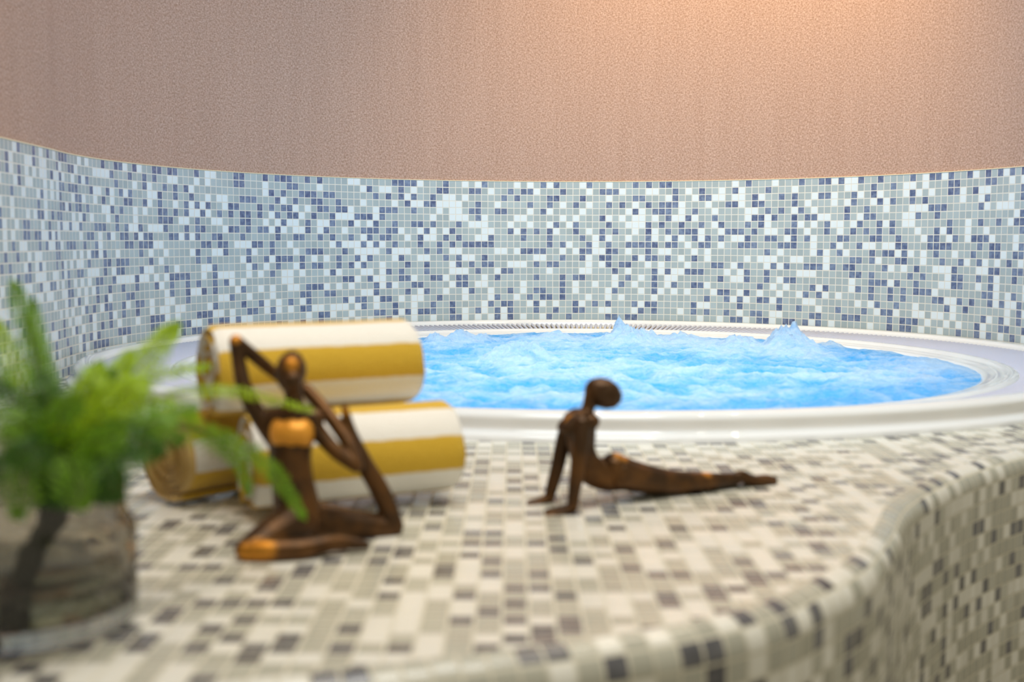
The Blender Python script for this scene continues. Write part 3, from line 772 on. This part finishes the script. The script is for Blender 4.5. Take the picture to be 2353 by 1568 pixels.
def cobra():
    B = Body()
    k = 1.335 / F_PX
    V = lambda x, y, d=1.335: at(x, y, d)
    # head tilted back, egg shaped
    B.ball(V(1387, 903, 1.342), Vector((44 * k, 33 * k, 33 * k)), Matrix.Rotation(math.radians(24), 3, 'Y'))
    B.ball(V(1366, 893, 1.342), Vector((20 * k, 22 * k, 21 * k)))
    B.limb([(V(1360, 915, 1.340), 17 * k), (V(1352, 938, 1.338), 14 * k), (V(1345, 962, 1.336), 20 * k)])
    # torso
    B.limb([(V(1342, 968), 28 * k), (V(1336, 1000), 33 * k), (V(1340, 1040, 1.34), 30 * k), (V(1358, 1078, 1.346), 33 * k), (V(1392, 1090, 1.356), 38 * k), (V(1425, 1086, 1.368), 41 * k)])
    B.limb([(V(1322, 955, 1.352), 16 * k), (V(1345, 958, 1.336), 18 * k), (V(1362, 968, 1.320), 16 * k)])
    B.limb([(V(1320, 968, 1.338), 20 * k), (V(1300, 978, 1.340), 15 * k), (V(1289, 982, 1.341), 7 * k)])
    B.limb([(V(1325, 972, 1.322), 18 * k), (V(1308, 984, 1.318), 13 * k), (V(1298, 988, 1.317), 7 * k)])
    B.ball(V(1412, 1072, 1.352), 32 * k); B.ball(V(1412, 1072, 1.378), 32 * k)
    # legs side by side
    for s in (-1, 1):
        e = .013 * s
        B.limb([px(1425, 1086, 1.368 + e, 38), px(1480, 1098, 1.385 + e, 33), px(1540, 1106, 1.402 + e, 27), px(1600, 1106, 1.418 + e, 22),
                px(1650, 1102, 1.431 + e * .8, 16), px(1695, 1098, 1.443 + e * .7, 12)])
        B.limb([px(1690, 1098, 1.442 + e * .7, 12), px(1706, 1092, 1.446 + e * .7, 12), px(1730, 1102, 1.452 + e * .7, 11), px(1760, 1109, 1.459 + e * .7, 8.5, True), px(1781, 1113, 1.464 + e * .7, 5.5, True)])
    # near arm
    B.limb([px(1338, 975, 1.318, 20), px(1336, 1010, 1.312, 19), px(1331, 1050, 1.307, 17), px(1327, 1090, 1.303, 16), px(1321, 1130, 1.300, 13.5), px(1317, 1166, 1.299, 11.5, True)])
    w_ = px(1310, 1173, 1.299, 9, True)[0]
    B.hand(w_, at(1243, 1186, 1.294) - w_, Vector((.1, -1, 0)), Vector((0, 0, 1)), 62 * k)
    # far arm
    B.limb([px(1314, 962, 1.356, 17), px(1302, 995, 1.356, 18), px(1291, 1035, 1.356, 16.5), px(1282, 1075, 1.354, 15), px(1271, 1115, 1.352, 13), px(1264, 1146, 1.350, 11, True)])
    w_ = px(1258, 1152, 1.350, 8.5, True)[0]
    B.hand(w_, at(1203, 1165, 1.345) - w_, Vector((.1, 1, 0)), Vector((0, 0, 1)), 58 * k)
    o = B.build('yoga_statuette', M['bronze'], .0009)
    mark_orange(o, [(at(1430, 1043, 1.35), 26 * k), (at(1622, 1088, 1.41), 20 * k), (at(1310, 965, 1.33), 16 * k)])
    return tag(o, 'bronze yoga statuette lying in cobra pose with straight arms and head tilted back', 'statuette', 'bronze yoga statuettes')
cobra()

# ------------------------------------------------------------------ glass vase
VX, VY = -.388, .915
def lathe(bm, prof, cx, cy, seg=96):
    rings = [[bm.verts.new((cx + r * math.sin(2 * PI * s / seg), cy + r * math.cos(2 * PI * s / seg), z)) for s in range(seg)] for r, z in prof]
    for A, B in zip(rings, rings[1:]):
        for s in range(seg):
            bm.faces.new((A[s], A[(s + 1) % seg], B[(s + 1) % seg], B[s]))
    return rings
bm = bmesh.new()
prof_v = [(.076, .0006), (.082, .0008), (.0848, .003), (.0857, .008), (.086, .020), (.086, .070), (.0855, .076), (.082, .082), (.0785, .087), (.0775, .095), (.0775, .146), (.0765, .149),
          (.0745, .150), (.0728, .147), (.0725, .095), (.0735, .088), (.078, .080), (.0805, .074), (.081, .066), (.081, .022), (.079, .0175), (.074, .0155)]
rg = lathe(bm, prof_v, 0, 0)
bm.faces.new(rg[0]); bm.faces.new(rg[-1][::-1])
bmesh.ops.recalc_face_normals(bm, faces=bm.faces)
vase = mesh_obj('glass_vase', bm, M['glass']); vase.location = (VX, VY, 0)
tag(vase, 'smoky clear glass vase holding the fern near the front of the ledge', 'vase')
bm = bmesh.new()
rg = lathe(bm, [(.0738, .0162), (.0788, .0182), (.0806, .024), (.0806, .040), (.0800, .0405)], 0, 0)
bm.faces.new(rg[0]); bm.faces.new(rg[-1][::-1])
bmesh.ops.recalc_face_normals(bm, faces=bm.faces)
vw = mesh_obj('vase_water', bm, M['vase_water']); vw.location = (VX, VY, 0)
tag(vw, 'shallow water in the bottom of the glass vase', 'water', kind='stuff')

# ------------------------------------------------------------------ fern
fern = tag(empty('potted_fern', (VX, VY, .02)), 'bright green feathery fern standing in the glass vase beside the towels', 'fern')
FB = Vector((VX, VY, .02))
def frond(pts, width, npin, mat, seed, parent=fern, t0=.18, droop=.25):
    rnd = random.Random(seed)
    bm = bmesh.new()
    P = [Vector(p) for p in catmull([tuple(p) for p in pts], 70)]
    # rachis
    prev = None
    for i, p in enumerate(P):
        t = (P[min(i + 1, 69)] - P[max(i - 1, 0)]).normalized()
        s = t.cross(Vector((.1, .9, .3))).normalized(); u = s.cross(t)
        r = .0011 * (1 - .75 * i / 69)
        ring = [bm.verts.new(p - FB + (s * math.cos(2 * PI * q / 5) + u * math.sin(2 * PI * q / 5)) * r) for q in range(5)]
        if prev:
            for q in range(5): bm.faces.new((prev[q], prev[(q + 1) % 5], ring[(q + 1) % 5], ring[q])).material_index = 1
        prev = ring
    tocam = Vector((.35, -.8, .45))
    for k in range(npin):
        f = k / (npin - 1)
        t = t0 + (1 - t0) * f
        i = min(int(t * 69), 68)
        p = P[i].lerp(P[i + 1], t * 69 - i)
        T = (P[i + 1] - P[i]).normalized()
        nrm = (tocam + Vector((rnd.uniform(-.3, .3), rnd.uniform(-.3, .3), rnd.uniform(-.3, .3)))).normalized()
        side = T.cross(nrm).normalized(); nrm = side.cross(T)
        prf = min(1, .45 + f * 2.2) * (1 - f ** 2.2) ** .8 + .06
        for sg in (-1, 1):
            L = width * prf * rnd.uniform(.85, 1.12)
            d = (side * sg * .82 + T * .57 + nrm * rnd.uniform(-.35, .25)).normalized()
            pd = T.cross(d).cross(d).normalized() if T.cross(d).length > .01 else T
            nl = max(4, int(L / .0040))
            for j in range(nl):
                g = (j + .6) / nl
                c = p + d * (L * g) + Vector((0, 0, -droop * L * g * g))
                ll = .0058 * (1 - .5 * g) * (.6 + .4 * width / .022) * rnd.uniform(.8, 1.15)
                for s2 in (-1, 1):
                    q = (pd * s2 * .85 + d * .6 + nrm * rnd.uniform(-.25, .25)).normalized()
                    w2 = (d * .9 - q * .3).normalized() * ll * .27
                    b0 = c - FB
                    vs = [bm.verts.new(b0), bm.verts.new(b0 + q * ll * .55 + w2), bm.verts.new(b0 + q * ll), bm.verts.new(b0 + q * ll * .5 - w2 + nrm * ll * .08)]
                    bm.faces.new(vs)
            # pinna midrib
            e = p + d * L + Vector((0, 0, -droop * L)) - FB; s3 = nrm * .0003
            b0 = p - FB
            bm.faces.new((bm.verts.new(b0 - T * .0004), bm.verts.new(b0 + T * .0004), bm.verts.new(e)))
    return mesh_obj('frond', bm, [mat, M['stem']], parent, smooth=False)

B0 = at(135, 1090, .905)
def fr(spec, width, npin, mat, seed, base=None, **kw):
    pts = [base or B0] + [at(*s) for s in spec]
    frond(pts, width, npin, M[mat], seed, **kw)
# long readable fronds
fr([(100, 940, .93), (75, 800, .95), (30, 655, .96)], .019, 34, 'leaf_mid', 1)
fr([(215, 960, .93), (305, 865, .955), (405, 752, .98)], .024, 46, 'leaf_lime', 2, droop=.1)
fr([(270, 1000, .93), (420, 985, .98), (540, 1020, 1.02), (630, 1085, 1.04), (700, 1190, 1.05)], .018, 48, 'leaf_mid', 3)
fr([(280, 960, .95), (430, 905, 1.0), (560, 905, 1.03), (715, 945, 1.06)], .0085, 30, 'leaf_lime', 4, t0=.30)
fr([(260, 990, .94), (430, 985, .985), (540, 1050, 1.01), (575, 1135, 1.02)], .014, 28, 'leaf_mid', 5)
fr([(240, 960, .95), (360, 870, .98), (480, 845, 1.01)], .010, 24, 'leaf_lime', 6)
fr([(90, 1000, .92), (20, 900, .93), (-70, 800, .94)], .020, 28, 'leaf_mid', 7)
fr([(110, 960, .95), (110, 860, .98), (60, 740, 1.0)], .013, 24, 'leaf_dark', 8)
fr([(110, 960, .93), (90, 830, .95), (75, 700, .965)], .016, 28, 'leaf_mid', 9)
fr([(80, 960, .93), (40, 860, .94), (-10, 745, .95)], .018, 28, 'leaf_lime', 10)
fr([(180, 980, .92), (250, 900, .94), (300, 815, .96)], .020, 30, 'leaf_lime', 11, droop=.15)
fr([(230, 990, .93), (340, 930, .96), (455, 965, .99)], .015, 28, 'leaf_lime', 12)
# the dense mound and the drooping fronds over the rim
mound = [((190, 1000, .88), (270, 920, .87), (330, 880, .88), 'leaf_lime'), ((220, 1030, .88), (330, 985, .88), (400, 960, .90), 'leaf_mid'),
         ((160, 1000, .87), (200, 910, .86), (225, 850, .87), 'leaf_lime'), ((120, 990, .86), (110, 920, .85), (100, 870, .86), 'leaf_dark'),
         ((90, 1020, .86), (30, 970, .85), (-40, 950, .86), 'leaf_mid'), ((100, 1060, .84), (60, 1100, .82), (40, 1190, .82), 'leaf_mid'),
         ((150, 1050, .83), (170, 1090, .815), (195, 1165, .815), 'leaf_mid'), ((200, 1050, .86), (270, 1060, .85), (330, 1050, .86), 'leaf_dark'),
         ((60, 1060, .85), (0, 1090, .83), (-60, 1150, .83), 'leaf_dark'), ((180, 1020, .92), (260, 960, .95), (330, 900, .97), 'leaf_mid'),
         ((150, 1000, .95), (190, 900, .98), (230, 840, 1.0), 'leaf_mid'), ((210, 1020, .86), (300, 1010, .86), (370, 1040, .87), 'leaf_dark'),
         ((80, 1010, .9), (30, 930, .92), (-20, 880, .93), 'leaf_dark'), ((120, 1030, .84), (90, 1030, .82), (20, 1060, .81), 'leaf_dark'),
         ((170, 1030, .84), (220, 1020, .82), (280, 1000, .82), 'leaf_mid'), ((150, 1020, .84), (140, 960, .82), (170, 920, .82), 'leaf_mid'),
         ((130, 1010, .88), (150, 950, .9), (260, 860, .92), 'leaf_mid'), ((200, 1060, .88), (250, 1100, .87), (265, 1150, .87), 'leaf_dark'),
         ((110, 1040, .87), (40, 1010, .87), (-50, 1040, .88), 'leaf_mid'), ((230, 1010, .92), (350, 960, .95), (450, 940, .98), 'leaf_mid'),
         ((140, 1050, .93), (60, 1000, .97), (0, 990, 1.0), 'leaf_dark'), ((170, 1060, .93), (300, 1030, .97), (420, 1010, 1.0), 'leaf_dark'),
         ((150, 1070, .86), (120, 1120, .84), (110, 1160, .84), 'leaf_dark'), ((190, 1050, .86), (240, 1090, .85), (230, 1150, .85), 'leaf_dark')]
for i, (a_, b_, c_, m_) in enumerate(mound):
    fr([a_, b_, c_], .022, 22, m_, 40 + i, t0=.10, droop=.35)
# dark stems inside the vase
def stem(pts, r0, r1, parent=fern):
    bm = bmesh.new(); prev = None
    P = [Vector(p) for p in catmull([tuple(p) for p in pts], 30)]
    for i, p in enumerate(P):
        t = (P[min(i + 1, 29)] - P[max(i - 1, 0)]).normalized()
        s = t.cross(Vector((.1, .9, .2))).normalized(); u = s.cross(t)
        r = (r0 + (r1 - r0) * i / 29) * (1 + .12 * math.sin(i * 1.3))
        ring = [bm.verts.new(p - FB + (s * math.cos(2 * PI * q / 8) + u * math.sin(2 * PI * q / 8)) * r) for q in range(8)]
        if prev:
            for q in range(8): bm.faces.new((prev[q], prev[(q + 1) % 8], ring[(q + 1) % 8], ring[q]))
        else: bm.faces.new(ring[::-1])
        prev = ring
    bm.faces.new(prev)
    o = mesh_obj('stem', bm, M['stem'], parent)
stem([at(30, 1425, .905), at(45, 1350, .90), at(95, 1250, .895), at(130, 1180, .9), at(140, 1090, .905)], .0085, .0105)
stem([at(5, 1430, .93), at(60, 1300, .93), at(150, 1180, .92), at(175, 1090, .915)], .004, .006)
stem([at(60, 1420, .89), at(90, 1280, .9), at(110, 1100, .9)], .003, .004)

# ------------------------------------------------------------------ lights
def area(name, loc, target, size, power, col, shape='DISK', size_y=None):
    l = bpy.data.lights.new(name, 'AREA'); l.energy = power; l.color = col; l.shape = shape; l.size = size
    if size_y: l.size_y = size_y
    o = bpy.data.objects.new(name, l); link(o)
    o.location = loc
    o.rotation_euler = (Vector(target) - Vector(loc)).to_track_quat('-Z', 'Y').to_euler()
    return o
def spot(name, loc, target, power, col, deg, blend=.8, rad=.03):
    l = bpy.data.lights.new(name, 'SPOT'); l.energy = power; l.color = col; l.spot_size = math.radians(deg); l.spot_blend = blend; l.shadow_soft_size = rad
    o = bpy.data.objects.new(name, l); link(o); o.location = loc
    o.rotation_euler = (Vector(target) - Vector(loc)).to_track_quat('-Z', 'Y').to_euler()
    return o
area('underwater_lamp', (CX, CY, -.20), (CX, CY, 1), 1.50, 6.4, (.76, .90, 1.0))
cp = area('cool_ceiling_panel', (.2, 1.75, 1.70), (.35, 3.75, .40), .8, 21, (.50, .79, 1.0))
cp.data.spread = math.radians(130)
area('warm_ceiling_panel', (.1, 1.0, 1.78), (.1, 1.3, 0), 1.0, 19, (1.0, .985, .93))
spot('wall_washer', (.55, 2.95, 1.78), (.75, 3.85, 1.0), 66, (1.0, .66, .25), 120, 1.0, .06)
spot('ledge_spotlight', (-.42, .70, 1.55), (-.22, 1.12, .10), 7, (1.0, .66, .30), 26, 1.0, .03)
for i, (x, y) in enumerate(((.25, 2.8), (.45, 2.5), (.5, 1.6), (.9, 2.2), (.15, 1.5), (.75, 1.85))):
    spot('ceiling_downlight', (x, y, 1.80), (x, y, 0), 6, (1.0, .84, .62), 110, .6, .018)

wd = bpy.data.worlds.new('room_light'); bpy.context.scene.world = wd; wd.use_nodes = True
bg = wd.node_tree.nodes['Background']; bg.inputs[0].default_value = (1.0, .92, .70, 1); bg.inputs[1].default_value = .42

# ------------------------------------------------------------------ camera
cam = bpy.data.cameras.new('camera'); co = bpy.data.objects.new('camera', cam); link(co)
cam.sensor_width = 36; cam.lens = F_PX * 36 / 2353
co.matrix_world = Matrix.Translation((0, 0, CAMZ)) @ Matrix.Rotation(PI / 2 - TILT, 4, 'X') @ Matrix.Rotation(-ROLL, 4, 'Z')
cam.clip_start = .02
cam.dof.use_dof = True; cam.dof.focus_distance = 3.75; cam.dof.aperture_fstop = 3.4
sc = bpy.context.scene
sc.camera = co
sc.view_settings.view_transform = 'Standard'; sc.view_settings.look = 'None'
sc.view_settings.gamma = 1; sc.view_settings.use_curve_mapping = False
sc.view_settings.exposure = 0.18
sc.cycles.use_denoising = True
sc.cycles.max_bounces = 10
